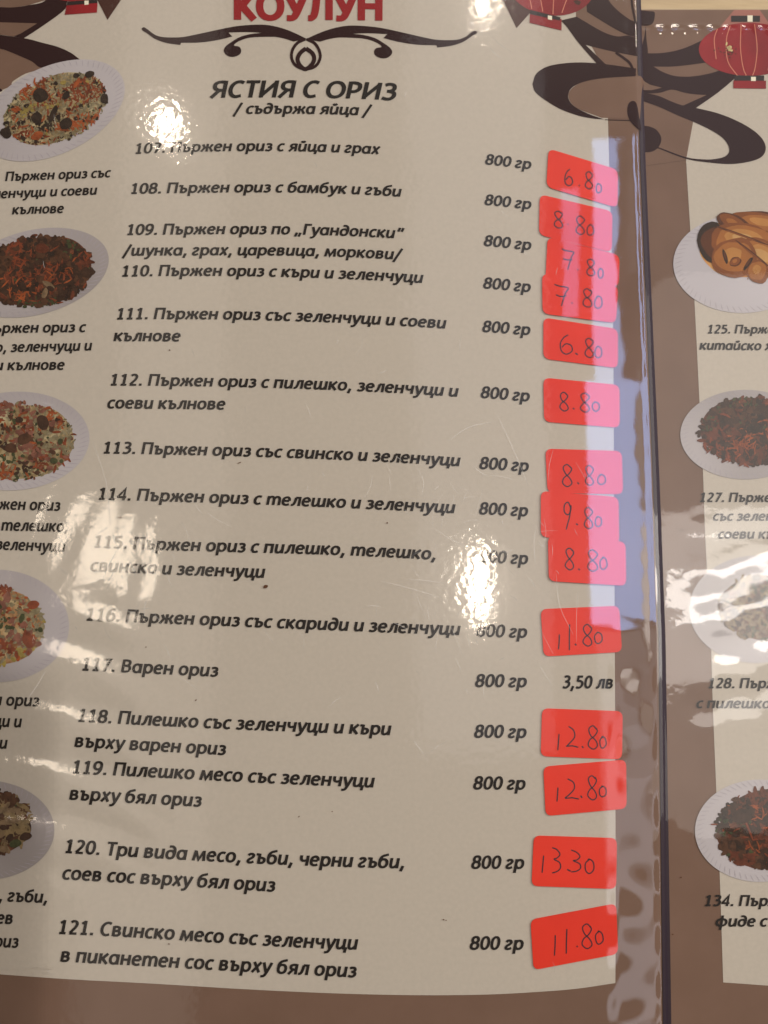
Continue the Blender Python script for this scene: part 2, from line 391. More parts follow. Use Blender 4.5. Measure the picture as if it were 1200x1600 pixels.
# ------------------------------------------------------------------ table
def table():
    me = bpy.data.meshes.new('table_top'); bm = bmesh.new()
    bmesh.ops.create_cube(bm, size=1)
    for v in bm.verts: v.co = Vector((v.co.x * 1.4, v.co.y * .9 + .1, v.co.z * .03 - .0165))
    bmesh.ops.bevel(bm, geom=bm.edges[:], offset=.003, segments=2, affect='EDGES')
    bm.to_mesh(me); bm.free()
    m = mat('pale_wood', (.45, .33, .18), .45, .4)
    noise_col(m, [(.30, (.33, .235, .125)), (.5, (.43, .32, .18)), (.72, (.50, .385, .225))], 22, 8, .6, (1, 9, 1), .6)
    me.materials.append(m); o = link('table_top', me); o['kind'] = 'structure'; o['label'] = 'pale wooden table top under the menu'
table()

# ------------------------------------------------------------------ leaves
left = empty('menu_leaf', (-.02, 0, ZL), 'large glossy menu page in a clear sleeve listing rice dishes 107 to 121 with weights', 'menu page', 'laminated menu pages')
right = empty('menu_leaf', (.115, 0, ZR), 'partly visible right menu page with red lantern at top and dishes 125 to 134', 'menu page', 'laminated menu pages')

def grid_sheet(name, leaf, m, parent, x0f, x1f, y0, y1, nx, ny, zoff, thick=0, label=None, grain=None):
    v = np.linspace(0, 1, ny); u = np.linspace(0, 1, nx)
    PY = (y0 + (y1 - y0) * v)[:, None] + np.zeros((1, nx))
    X0 = x0f(PY); X1 = x1f(PY); PX = X0 + (X1 - X0) * u[None, :]
    z0 = zoff(PX, PY) if callable(zoff) else zoff
    x, y, z = W(PX, PY, z0, leaf)
    V = np.stack([x, y, z], -1).reshape(-1, 3)
    idx = np.arange(nx * ny).reshape(ny, nx)
    F = np.stack([idx[:-1, :-1], idx[1:, :-1], idx[1:, 1:], idx[:-1, 1:]], -1).reshape(-1, 4)
    if thick:
        n = len(V); V2 = V.copy(); V2[:, 2] -= thick; V = np.concatenate([V, V2])
        ring = np.concatenate([idx[0], idx[1:, -1], idx[-1, -2::-1], idx[-2:0:-1, 0]])
        r2 = np.roll(ring, -1)
        F = np.concatenate([F, F[:, ::-1] + n, np.stack([ring, r2, r2 + n, ring + n], -1)])
    me = bpy.data.meshes.new(name)
    me.vertices.add(len(V)); me.vertices.foreach_set('co', V.ravel())
    me.loops.add(F.size); me.loops.foreach_set('vertex_index', F.ravel())
    me.polygons.add(len(F)); me.polygons.foreach_set('loop_start', np.arange(len(F)) * 4)
    me.update(calc_edges=True); me.validate()
    me.polygons.foreach_set('use_smooth', [not thick] * len(me.polygons))
    me.materials.append(m)
    if grain is not None:
        a = me.attributes.new('grain', 'FLOAT', 'POINT'); a.data.foreach_set('value', grain(PX, PY).ravel().astype(np.float32))
    return link(name, me, parent, label)

cst = lambda c: (lambda y: y * 0 + c)
grid_sheet('paper', 'L', M['tan'], left, cst(-260), lambda y: spine(y) - 6, -170, 1760, 220, 260, 0.0, 3e-4)
grid_sheet('paper', 'R', M['tan'], right, lambda y: spine(y) + 1, cst(2150), 15, 1760, 160, 260, 0.0, 3e-4)

# strip coloured dark for the shade in the gap between the leaves
bp = Print('L')
ys = np.linspace(-160, 1750, 60); gw = np.interp(ys, [0, 400, 1000, 1600], [2.5, 3.5, 6, 8])
bp.strip([(spine(y) - 5, y) for y in ys], [(spine(y) + g, y) for y, g in zip(ys, gw)], -.7e-3)
bp.build('gap_shade_strip', M['gap'], left, 'dark strip standing for the shaded gap between the two menu pages')

# cream panels
cp = Print('L')
edge = crom([(948, -150), (948.5, 100), (950, 190), (954, 330), (958, 520), (959.5, 800), (961, 1100), (962, 1400), (961.5, 1536)], n=4)
bot = crom([(961.5, 1536), (900, 1545), (838, 1550), (760, 1554), (650, 1555), (520, 1552), (380, 1545.5), (240, 1537), (107, 1530), (0, 1522.5), (-150, 1512)], n=4)
cp.poly([(-150, -150)] + edge + bot[1:], .5e-4, maxlen=14)
cp.build('cream_panel', M['cream'], left)
cq = Print('R')
edge = crom([(1068, 150), (1072, 250), (1084, 450), (1093, 629), (1098, 726), (1102, 839), (1111, 1010), (1114, 1109), (1124, 1353), (1130, 1535)], n=4)
cq.poly(edge + [(1200, 1540), (1400, 1550), (2050, 1560), (2050, 60), (1200, 60), (1110, 60), (1068, 100)], .5e-4, maxlen=14)
cq.build('cream_panel', M['cream'], right)

# ------------------------------------------------------------------ corner ornaments
T, D = 8e-5, 1.1e-4
A = Print('L')    # upper right of the left page; material 0 tan 1 dark 2 shaded brown
A.poly(crom([(940, 184), (900, 168), (888, 150), (896, 136), (918, 126), (950, 121.5), (1001, 119), (1002, 150), (1000, 186)], n=5), T, 0)
A.poly([(900, -60), (993, -60), (995, 110), (940, 100), (900, 30)], T, 0)
A.poly(crom([(832, 131), (838, 115), (855, 104), (880, 99), (910, 97.5), (945, 100), (994, 107)], n=5) +
       crom([(993, 119), (975, 120), (945, 122), (915, 127), (895, 136), (888, 147), (890, 158), (900, 168), (920, 178), (944, 186.5)], n=5) +
       crom([(930, 185.7), (905, 181), (875, 170), (850, 155), (836, 143), (832, 131)], n=5)[:-1], D, 1)
A.poly(crom([(876, 32), (884, 40), (893, 52), (905, 68), (932, 99)], n=3) + [(947, 101), (915, 70)] + crom([(915, 70), (938, 76), (962, 81.5), (985, 86), (996, 88)], n=3)[1:] +
       crom([(996, 60), (981, 55.5), (966, 57), (950, 53), (935, 46), (918, 36), (901, 26)], n=3), D, 1)
A.poly(crom([(917, 18.5), (934, 29), (952, 40), (968, 49), (983, 55.5), (996, 58)], n=3) + crom([(996, 34), (985, 31), (965, 16), (950, -2), (945, -30)], n=3) + [(915, -30)], D, 1)
A.poly(crom([(980, 174), (982, 162), (989, 157.5), (995, 163), (999, 185), (1002, 204), (992, 197), (983, 186)], True, 5), D, 1)
A.ribbon(crom([(962, 82), (975, 91), (985, 100), (992, 118)]), 4, D + 2e-5, 1)
A.ribbon(crom([(986, -40), (987, 0), (991, 25), (996, 48)]), 3.5, D + 2e-5, 1)
A.poly([(778, -16), (786, -12), (832, 16), (807, 44)], D, 2)
A.poly([(945, 186.4), (1000, 188), (1000, 189), (945, 187.6)], D, 1)
A.build('corner_ornament', [M['tanfill'], M['dark'], M['darkgrad']], left)

B = Print('L')    # upper left of the left page
B.poly([(-150, -150), (76, -150), (72, 0), (45, 8), (20, 12), (-150, 12)], T, 0)
B.poly(crom([(-150, 40), (-60, 60), (0, 76), (30, 86), (66, 105), (40, 115), (20, 127), (0, 142), (-150, 190)], n=4), T, 0)
B.poly(crom([(-150, 5), (-60, 8), (0, 11), (20, 11.5), (45, 8), (72, 0), (90, -30)], n=4) + crom([(125, -30), (106, 0), (103, 12), (90, 24), (60, 45), (37, 60)], n=4) + [(22, 57), (0, 54), (-60, 46), (-150, 30)], D, 1)
B.poly([(-60, 34), (6, 35), (58, 36.5), (33, 52), (21, 57), (0, 54), (-60, 46)], D + 2e-5, 0)
B.poly(crom([(-150, 28), (-60, 44), (0, 54.5), (22, 57.5), (45, 61), (67, 67), (90, 73), (110, 82), (125, 93)], n=4) + crom([(100, 100), (66, 106), (50, 96), (30, 87), (13, 80), (0, 76), (-60, 62), (-150, 45)], n=4), D + 1e-5, 1)
B.poly([(-20, 128), (2, 139), (4, 142), (-20, 152)], D, 1)
B.poly([(149, -14), (192, -10), (189, 0), (168, 31), (152, 0)], D, 2)
B.build('corner_ornament', [M['tanfill'], M['dark'], M['darkgrad']], left)

C = Print('R')    # upper left of the right page
C.poly([(1001, 16), (1148, 16), (1160, 60), (1140, 125), (1087, 169), (1072, 250), (1001, 260)], T, 0)
C.poly(crom([(1001, 82), (1011, 83), (1030, 83), (1052, 80), (1075, 73), (1103, 60)], n=4) + crom([(1108, 97), (1080, 101), (1050, 104), (1022, 104), (1001, 104)], n=4), D, 1)
C.poly(crom([(1009, 41), (1010, 60), (1012, 84), (1001, 84), (1003, 72), (1007, 56)], True, 4), D + 1e-5, 1)
C.poly(crom([(996, 18), (1015, 17.5), (1022.5, 19), (1023, 27), (1020, 36), (1013, 40), (1002, 40), (996, 38)], True, 4), D, 1)
C.poly(crom([(1001, 103), (1012, 100), (1022, 104.5), (1037, 113), (1057, 119), (1085, 119), (1117, 112.5), (1150, 100)], n=4) +
       crom([(1152, 116), (1144, 126), (1120, 146), (1087, 169)], n=4) + [(1066, 165.5), (1104, 148.5)] +
       crom([(1104, 148.5), (1088, 147.5), (1070, 145), (1050, 140), (1033, 144.5), (1018, 146), (1001, 145)], n=4)[1:], D + 5e-6, 1)
C.poly([(1002, 122), (1008, 128), (1016, 132.5), (1034, 137), (1018, 141), (1002, 140.5)], D + 2e-5, 0)
C.poly(crom([(1002, 144), (1028, 149.5), (1048, 158), (1066, 164.5), (1087, 168.5), (1125, 178), (1160, 193), (1185, 210), (1196, 227), (1193, 242), (1177, 251), (1145, 256), (1110, 254), (1072, 248), (1033, 233.5), (1012, 226)], n=5) +
       crom([(1012, 224.5), (1033, 231.5), (1072, 245.5), (1100, 249), (1120, 248), (1135, 243), (1139.5, 232), (1129, 215), (1100, 197.5), (1060, 180.5), (1030, 167), (1002, 157)], n=5), D + 2.5e-5, 1)
C.poly(crom([(1001, 197), (1012, 197), (1026, 203), (1033.5, 217), (1028, 231), (1016, 237.5), (1003, 237)], n=4), D + 4e-5, 1)
C.build('corner_ornament', [M['tanfill'], M['dark'], M['darkgrad']], right)

def ell(cx, cy, a, b, rot=0, n=48, jit=0.0, rr=None, r=None):
    out = []; c0, s0 = math.cos(math.radians(rot)), math.sin(math.radians(rot))
    ph = [(r or rnd).uniform(0, 6.28) for _ in range(6)]
    for i in range(n):
        t = 2 * math.pi * i / n
        k = 1 + jit * sum(math.sin(t * (q + 2) + ph[q]) / (q + 1.5) for q in range(6))
        x, y = a * k * math.cos(t), b * k * math.sin(t)
        out.append((cx + x * c0 + y * s0, cy - x * s0 + y * c0))
    return out

def lantern(leaf, parent, body, ribs, collar, skirt, gold, extra):
    P = Print(leaf); P.poly(body, 1.5e-4, 0)
    o = P.build('lantern_print', [M['lred']], parent)
    q = Print(leaf)
    for r_ in ribs: q.ribbon(crom(r_, n=5), 1.3, 1.8e-4)
    q.build('rib_line', M['rib'], o)
    q = Print(leaf); q.poly(skirt, 1.6e-4); q.build('lantern_skirt', M['lred'], o)
    q = Print(leaf)
    for c in collar: q.poly(c, 1.9e-4)
    q.build('lantern_collar', M['black'], o)
    q = Print(leaf)
    for c in gold: q.poly(c, 2.2e-4)
    q.build('collar_square', M['white'], o)
    for nm, shp, m, of in extra:
        q = Print(leaf)
        for s in shp: q.poly(s, of)
        q.build(nm, m, o)
fl = [ell(1141 + rnd.gauss(0, 3), 76 + rnd.gauss(0, 3), 2.6, 1.6, rnd.uniform(0, 90), 8, .2) for _ in range(9)]
fd = [ell(1138 + rnd.gauss(0, 8), 81 + rnd.gauss(0, 5), rnd.uniform(.6, 1.8), rnd.uniform(.5, 1.1), rnd.uniform(0, 180), 7, .2) for _ in range(34)]
lantern('R', right, ell(1171, 77, 79, 41.5, 0, 60),
        [[(1121, 45), (1116, 62), (1119, 92)], [(1141, 40), (1135, 62), (1137, 95), (1152, 118)], [(1158, 38), (1157, 75), (1161, 105), (1166, 118)], [(1179, 38), (1183, 75), (1180, 105), (1176, 118)], [(1200, 42), (1208, 75), (1200, 110)]],
        [[(1142.5, 24.5), (1187.5, 24.5), (1187.5, 34), (1142.5, 34)], [(1147.5, 118), (1194, 118), (1194, 126), (1147.5, 126)]],
        [(1146, 125.5), (1197, 126), (1197, 138.5), (1146, 138)],
        [[(1168, 24), (1176, 24), (1176, 34), (1168, 34)], [(1173.5, 120), (1181, 120), (1181, 126.5), (1173.5, 126.5)]],
        [('faded_cap', [[(1147, 15.5), (1187, 15.5), (1203, 38), (1125, 42)]], M['fadedred'], 1.3e-4), ('gold_flower', fl, M['gold'], 2.2e-4), ('fleck', fd, M['darkgrad'], 2.0e-4)])
lantern('L', left, ell(861, -23, 68, 47, -8, 60),
        [[(836, -60), (826, -20), (831, 14)], [(850, -60), (843, -20), (848, 18)], [(868, -60), (866, -20), (864, 22)], [(884, -60), (890, -20), (878, 20)]],
        [[(829, 15.5), (876, 27), (874.5, 32), (828, 22)]],
        [(828, 22), (877.5, 29.5), (877.5, 47.5), (827.5, 35.5)],
        [[(856, 24), (862.5, 25), (862.5, 31.5), (856, 30)]],
        [('fleck', [[(896, 1), (902, 0), (908, 3), (905, 8), (899, 6)]], M['darkgrad'], 2.0e-4)])
lantern('L', left, ell(122, -40, 70, 42, 4, 60), [[(110, -60), (108, -20), (115, -2)]],
        [[(105, 2.5), (152, -1), (152, 4.5), (104.5, 8.5)]], [(104, 8.5), (152.5, 4), (151.5, 19.5), (101, 23)],
        [[(132, 1), (138.5, .8), (138.5, 7), (132, 7.5)]], [])

# ------------------------------------------------------------------ swirl under the title
SW = Print('L')
main = [(85, 180), (92, 172), (104, 171), (125, 185), (165, 215), (210, 230), (280, 234), (350, 230), (450, 210), (560, 186), (680, 163), (800, 154), (880, 157), (960, 175), (1040, 205), (1122, 245)]
low = [(1085, 250), (1035, 259)]
low2 = [(1035, 259), (975, 240), (920, 230), (870, 228), (845, 207), (740, 200), (628, 203)]
low3 = [(652, 228), (560, 250), (450, 265), (332, 267)]
low4 = [(327, 281), (240, 268), (170, 243), (125, 212), (90, 190)]
curl = [(860, 204), (770, 212), (700, 231), (650, 260), (610, 290), (599, 320), (622, 348), (660, 355), (698, 340), (708, 314), (695, 292), (662, 282), (700, 254), (770, 234), (880, 229)]
def tr(p): return (200 + p[0] / 4, p[1] / 4)
def mir(p):
    x, y = tr(p); return (479 + (479 - x) * 1.035, y + (479 - x) * .020)
for f in (tr, mir):
    o1 = crom(main, n=4) + low[:1] + crom(low2, n=3) + crom(low3, n=4) + crom(low4, n=4)
    SW.poly([f(p) for p in o1], 1.2e-4)
    SW.poly([f(p) for p in crom(curl, n=4)], 1.25e-4 + (1e-6 if f is mir else 0))
SW.ribbon(crom([(477, 61), (465, 67), (457.5, 77), (455.5, 89), (460, 100), (469, 106), (478, 107.5), (488, 106), (496, 100), (500.5, 89), (498, 77), (491, 67), (479, 61)], n=5), 4.6, 1.35e-4)
SW.ribbon(crom([(478, 75.5), (469, 83), (465, 92), (468, 101), (477, 108), (487, 101), (491, 92), (488, 83), (478, 75.5)], n=5), 6.5, 1.4e-4)
SW.build('swirl_ornament', M['dark'], left)

# ------------------------------------------------------------------ dish photographs
def plate_mat():
    m = mat('plate_print', (.6, .58, .62), .5, .3)
    return noise_col(m, [(.3, (.29, .262, .258)), (.5, (.39, .36, .365)), (.7, (.48, .452, .47))], 14, 2)
M['plate'] = plate_mat()
M['plateline'] = mat('plate_scallop', (.36, .33, .36), .5, .3)
def cm(n, c):
    c = tuple(k * .72 + g * .28 for k, g in zip(c, (.15, .085, .045)))
    m = mat(n, c, .7, .15)
    return noise_col(m, [(.3, tuple(k * .28 for k in c)), (.7, tuple(k * .82 for k in c))], 420, 5, .3, None, .7)
FOOD = {
 'rice': cm('rice', (.42, .36, .20)), 'rice2': cm('rice_pale', (.50, .44, .27)), 'carrot': cm('carrot', (.62, .13, .03)), 'carrot2': cm('carrot_dark', (.40, .075, .025)),
 'mush': cm('black_mushroom', (.018, .014, .014)), 'green': cm('green_herb', (.06, .10, .035)), 'brown': cm('brown_meat', (.13, .05, .025)), 'brown2': cm('dark_meat', (.05, .02, .013)),
 'redbr': cm('red_brown', (.22, .045, .02)), 'tanp': cm('mushroom_slice', (.40, .27, .15)), 'egg': cm('egg', (.62, .48, .12)), 'pinkish': cm('ham', (.42, .16, .11)), 'bread': cm('bread', (.55, .22, .05)), 'bread2': cm('bread_pale', (.66, .36, .12)), 'bread3': cm('crust', (.16, .05, .015)), 'straw': cm('straw', (.42, .30, .14))}
def food_base(name, a, b, c, sc=260):
    m = mat(name, a, .7, .15)
    return noise_col(m, [(.34, a), (.5, b), (.64, c)], sc, 6, .5, None, .65)
FB = {'rice': food_base('rice_base', (.12, .07, .03), (.30, .22, .11), (.46, .40, .24)),
      'dark': food_base('dark_base', (.02, .010, .008), (.07, .025, .015), (.17, .06, .03)),
      'orange': food_base('orange_base', (.18, .08, .03), (.36, .20, .09), (.44, .34, .18)),
      'bread': food_base('bread_base', (.20, .06, .015), (.50, .20, .05), (.66, .36, .12), 60)}
def dish(leaf, parent, plate, food, base, mix, n, size, seed, label=None, blobs=(), pm='plate'):
    r = random.Random(seed); P = Print(leaf)
    cx, cy, a, b, th = plate
    P.poly(ell(cx, cy, a, b, th, 90, .0), 1.5e-4)
    o = P.build('dish_photo', M[pm], parent, label)
    # scalloped rim lines
    Q = Print(leaf); c0, s0 = math.cos(math.radians(th)), math.sin(math.radians(th))
    for i in range(64):
        t = 2 * math.pi * i / 64
        def pt(k, dt): 
            x, y = a * k * math.cos(t + dt), b * k * math.sin(t + dt); return (cx + x * c0 + y * s0, cy - x * s0 + y * c0)
        Q.ribbon([pt(.985, 0), pt(.93, .03), pt(.87, .07)], 1.1, 1.6e-4, taper=True)
    Q.build('rim_pattern', M['plateline'], o)
    F = Print(leaf); fx, fy, fa, fb, ft = food
    F.poly(ell(fx, fy, fa, fb, ft, 110, .045, r=r), 1.75e-4)
    f = F.build('food', FB[base], o)
    K = Print(leaf); names = list(mix); c0, s0 = math.cos(math.radians(ft)), math.sin(math.radians(ft))
    # clustered ingredients
    seeds = [(r.uniform(0, 6.28), math.sqrt(r.random()), r.choice(names)) for _ in range(26)]
    sp = [(math.cos(t) * q, math.sin(t) * q, nm) for t, q, nm in seeds]
    for i in range(int(n * 2.2)):
        t = r.uniform(0, 6.28); q = math.sqrt(r.random()) * 1.02
        u, v = math.cos(t) * q, math.sin(t) * q
        if r.random() < .5: nm = min(sp, key=lambda e: (e[0] - u) ** 2 + (e[1] - v) ** 2)[2]
        else: nm = r.choices(names, [mix[k][0] for k in names])[0]
        wgt, l, ww = mix[nm]
        x, y = u * fa, v * fb; X, Y = fx + x * c0 + y * s0, fy - x * s0 + y * c0
        s = size * r.uniform(.3, .9)
        off = 1.9e-4 + (i % 60) * 1.2e-6
        if l > 2.2 * ww:
            ang = r.uniform(0, math.pi); L_ = s * l / 2; bend = r.uniform(-.3, .3) * L_
            dx, dy = math.cos(ang), math.sin(ang)
            K.poly_r = None
            pts = crom([(X - dx * L_, Y - dy * L_), (X - dy * bend, Y + dx * bend), (X + dx * L_, Y + dy * L_)], n=3)
            K.k = 0; K.ribbon(pts, max(.9, s * ww), off, names.index(nm), taper=True)
        else:
            K.poly(ell(X, Y, s * l / 2, s * ww / 2, r.uniform(0, 180), 9, .16, r=r), off, names.index(nm))
    K.build('food_pieces', [FOOD[k] for k in names], f)['kind'] = 'stuff'
    if blobs:
        Bp = Print(leaf); bn = sorted({x[0] for x in blobs})
        for j, (nm, X, Y, aa, bb, rr) in enumerate(blobs): Bp.poly(ell(X, Y, aa, bb, rr, 22, .08, r=r), 2.75e-4 + j * 1e-6, bn.index(nm))
        Bp.build('large_piece', [FOOD[k] for k in bn], f)
    return o
veg = {'rice': (5, 3, 1.2), 'rice2': (6, 2.6, 1.1), 'carrot': (2.4, 5, 1.1), 'carrot2': (2.4, 4, 1.2), 'mush': (3.2, 3.2, 2.4), 'green': (1.2, 1.8, 1.4), 'brown': (3, 2.2, 1.2), 'egg': (.5, 2.4, 1.6)}
drk = {'brown': (4, 4, 2.6), 'brown2': (9, 4, 2.8), 'redbr': (2, 5, 2), 'carrot2': (1.2, 5, 1), 'carrot': (.35, 5, .8), 'green': (1, 2, 1.4), 'mush': (3, 3.4, 2)}
ham = {'rice': (7, 3, 1.6), 'rice2': (6, 3, 1.4), 'pinkish': (4, 4, 2.4), 'carrot2': (3, 4.5, 1.4), 'carrot': (1.5, 4, 1.2), 'green': (2, 2.2, 1.8), 'brown': (2.4, 3.6, 2.6), 'brown2': (1.2, 3, 2)}
org = {'rice2': (6, 3, 1.5), 'carrot': (2.5, 3, 1.6), 'carrot2': (3, 3.4, 1.8), 'pinkish': (3, 4, 3), 'egg': (2, 3, 2), 'green': (1.3, 2.2, 1.8), 'rice': (4, 3, 1.4)}
mus = {'straw': (5, 5, 1.6), 'tanp': (4, 4, 2.2), 'brown': (4, 4, 2.6), 'brown2': (4, 4, 3), 'green': (.8, 2, 1.5)}
dish('L', left, (82.5, 172.5, 120, 68, 25), (86, 170, 82, 50, 21), 'rice', veg, 620, 3.2, 11, None,
     [('mush', 63, 149, 12, 11, 20), ('mush', 163, 154, 6.5, 7.5, 0), ('mush', 83, 178, 4.5, 15, -25), ('mush', 9, 208, 9, 8, -30), ('mush', 57, 184, 9, 8, 10), ('mush', 103, 193, 11, 8, 30), ('mush', 119, 118, 5, 4, 0), ('mush', 140, 116, 8, 5, 20), ('mush', 103, 150, 6, 5, 30), ('carrot', 120, 130, 9, 3, 60), ('egg', 99, 129, 5, 3, 10), ('carrot', 58, 212, 10, 6, 30), ('carrot', 25, 171, 8, 3, 0)])
dish('L', left, (52, 426, 120.5, 66, 14), (58, 424, 86, 54, 6), 'dark', drk, 420, 4.2, 12, None, [('tanp', 76, 445, 11, 4, -30), ('tanp', 70, 458, 4, 9, -20), ('brown2', 79, 451, 6, 4, -30), ('redbr', 66, 388, 10, 8, 0)])
dish('L', left, (22, 689, 118, 77, 4), (20, 690, 95, 61, 2), 'rice', ham, 520, 3.6, 13, None, [('brown2', 67, 660, 9, 12, 10), ('brown', 38, 686, 12, 8, 20), ('brown', 17, 700, 9, 8, 0), ('green', 94, 690, 4, 5, 0), ('green', 84, 720, 6, 5, 0), ('brown2', 30, 656, 6, 5, 0)])
dish('L', left, (-5, 978, 113, 88, 0), (-22, 978, 90, 62, 0), 'orange', org, 420, 4.2, 14, None, [('green', 34, 966, 4, 8, -20), ('green', 63, 984, 4, 4, 0), ('carrot2', 45, 1000, 10, 13, 20), ('carrot2', 52, 945, 9, 7, 20)])
dish('L', left, (-25, 1297, 110, 78, 0), (-36, 1285, 84, 54, 0), 'dark', mus, 320, 5, 15, None, [('brown2', 5, 1293, 6, 4, 0), ('tanp', 15, 1266, 18, 4, 5), ('tanp', 12, 1284, 22, 4, 8), ('brown2', 40, 1307, 10, 6, 20), ('green', 24, 1318, 10, 6, 10)])
M['plate2'] = noise_col(mat('white_plate_print', (.5, .48, .5), .5, .3), [(.3, (.44, .415, .44)), (.7, (.56, .535, .57))], 14, 2)
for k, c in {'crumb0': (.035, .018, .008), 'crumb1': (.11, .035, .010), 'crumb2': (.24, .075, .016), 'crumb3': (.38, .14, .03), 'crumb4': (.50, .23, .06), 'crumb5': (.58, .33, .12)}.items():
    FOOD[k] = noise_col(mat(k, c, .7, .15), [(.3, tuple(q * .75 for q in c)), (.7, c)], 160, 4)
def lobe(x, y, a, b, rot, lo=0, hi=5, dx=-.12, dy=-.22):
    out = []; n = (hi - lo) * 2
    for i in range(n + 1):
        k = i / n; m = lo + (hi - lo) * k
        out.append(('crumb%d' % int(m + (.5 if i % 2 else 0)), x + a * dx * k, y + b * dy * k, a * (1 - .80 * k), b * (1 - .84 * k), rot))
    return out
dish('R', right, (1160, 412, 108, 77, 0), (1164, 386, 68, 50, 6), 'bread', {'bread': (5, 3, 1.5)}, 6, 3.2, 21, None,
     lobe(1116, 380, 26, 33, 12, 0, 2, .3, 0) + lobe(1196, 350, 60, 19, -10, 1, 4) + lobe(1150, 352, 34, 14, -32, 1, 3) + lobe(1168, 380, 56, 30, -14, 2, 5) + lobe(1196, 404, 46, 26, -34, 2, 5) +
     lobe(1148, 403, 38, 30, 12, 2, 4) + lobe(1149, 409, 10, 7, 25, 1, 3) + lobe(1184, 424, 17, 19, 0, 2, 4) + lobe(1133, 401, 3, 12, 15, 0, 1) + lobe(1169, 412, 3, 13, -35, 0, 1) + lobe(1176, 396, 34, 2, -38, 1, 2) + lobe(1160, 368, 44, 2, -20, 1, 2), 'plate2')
dish('R', right, (1165, 679, 102, 70, 0), (1176, 673, 83, 51, 0), 'dark', drk, 420, 4.2, 22)
dish('R', right, (1182, 952, 105, 84, 0), (1195, 950, 70, 50, 0), 'dark', mus, 200, 4.2, 23)
dish('R', right, (1187, 1298, 101, 80, 0), (1196, 1296, 76, 60, 8), 'dark', drk, 420, 4.2, 24, None, [('carrot2', 1170, 1296, 1.6, 20, 22), ('carrot2', 1116, 1288, 6, 1.2, 0), ('brown2', 1160, 1275, 16, 12, 0)])

# ------------------------------------------------------------------ lettering, left page
def tl(t, pts, cap, nm='dish_name', leaf='L', par=None, **k):
    text(t, pts, cap, leaf, M['ink'], par or left, nm, label=k.pop('lab', 'printed line reading ' + t), **k)
text('КОУЛУН', [(367, 30.8), (480, 31), (599, 32.3)], 43, 'L', M['red'], left, 'title_text', shear=0, bold=1.25)
tl('ЯСТИЯ С ОРИЗ', [(329, 153), (456, 152.2), (500, 152.7), (617, 157)], 26.5, 'heading_text')
tl('/ съдържа яйца /', [(366, 178), (440, 177.6), (494, 178), (560, 180), (578, 180.6)], 16.8, 'heading_text')
tl('107. Пържен ориз с яйца и грах', [(210, 240.5), (300, 237.4), (425, 235.8), (510, 237.6), (592, 240.8)], 16.3)
tl('108. Пържен ориз с бамбук и гъби', [(203, 303), (355, 300.8), (420, 300.3), (539, 302.9), (626, 307.3)], 16.6)
tl('109. Пържен ориз по „Гуандонски“', [(197, 367.3), (351, 365.8), (453, 366.3), (540, 368.5), (629, 373)], 17)
tl('/шунка, грах, царевица, моркови/', [(193, 399.6), (280, 399), (368, 398.9), (487, 400), (626, 406)], 17)
tl('110. Пържен ориз с къри и зеленчуци', [(189, 432.3), (346, 431.2), (411, 432), (498, 434.3), (660, 442.3)], 17.4)
tl('111. Пържен ориз със зеленчуци и соеви', [(181, 499.2), (340, 499.3), (405, 500), (595, 507.5), (696, 513.4)], 17.8)
tl('кълнове', [(177.5, 533), (281, 533.4)], 17.8)
tl('112. Пържен ориз с пилешко, зеленчуци и', [(171, 602.3), (332, 604), (399, 605.4), (544, 610.4), (715, 620)], 18.2)
tl('соеви кълнове', [(167.5, 638), (351, 640)], 18.4)
tl('113. Пържен ориз със свинско и зеленчуци', [(160, 708.5), (324, 711.8), (392, 713.2), (554, 719.5), (718, 728.6)], 18.6)
tl('114. Пържен ориз с телешко и зеленчуци', [(152, 780.8), (317, 785.4), (387, 787.6), (542, 793.8), (710, 802)], 19)
tl('115. Пържен ориз с пилешко, телешко,', [(145, 855.5), (312, 861.3), (382, 863), (532, 867.5), (681, 875)], 19.4)
tl('свинско и зеленчуци', [(141, 892.5), (242, 896.8), (413, 903)], 19.6)
tl('116. Пържен ориз със скариди и зеленчуци', [(133, 969.6), (302, 976.3), (375, 979), (546, 986), (718, 992.6)], 20)
tl('117. Варен ориз', [(126.5, 1047.5), (340, 1057.6)], 20.3)
tl('118. Пилешко със зеленчуци и къри', [(120, 1127.5), (306, 1137), (430, 1142), (511, 1145.5), (610, 1148.8)], 20.6)
tl('върху варен ориз', [(116, 1167), (352, 1180)], 20.6)
tl('119. Пилешко месо със зеленчуци', [(111.5, 1208.6), (300, 1217.8), (431, 1224.3), (584, 1230.6)], 21)
tl('върху бял ориз', [(108, 1249.5), (314, 1260.7)], 21)
tl('120. Три вида месо, гъби, черни гъби,', [(100, 1332.6), (287, 1343.6), (450, 1351.6), (550, 1355), (632, 1357)], 21.6)
tl('соев сос върху бял ориз', [(97, 1374), (230, 1381.6), (355, 1389), (429, 1393.6)], 21.6)
tl('121. Свинско месо със зеленчуци', [(90, 1459.3), (267, 1468.4), (402, 1477), (558, 1484)], 22.2)
tl('в пиканетен сос върху бял ориз', [(94, 1502.6), (279, 1512.6), (420, 1520.5), (556, 1527.5)], 22.2)
GR = [(758, 256.6, 829, 264.5, 16.4), (757, 320, 829, 327, 16.8), (756, 384, 829, 391, 17.2), (755, 450.4, 828, 456.6, 17.6), (753.5, 518.5, 827.5, 523.8, 18), (751, 621.5, 826.5, 627.5, 18.4),
      (749, 732.5, 825, 737, 19), (748.5, 803.6, 824, 807, 19.2), (748, 878.6, 824, 882, 19.6), (744, 995, 822.5, 996.8, 20), (742.5, 1073.5, 822, 1074, 20.2), (741, 1152.7, 821.5, 1153.3, 20.4),
      (739.5, 1233.5, 820, 1234, 20.6), (736.5, 1357.6, 818, 1357.8, 20.8), (734, 1484, 817, 1484.2, 21.2)]
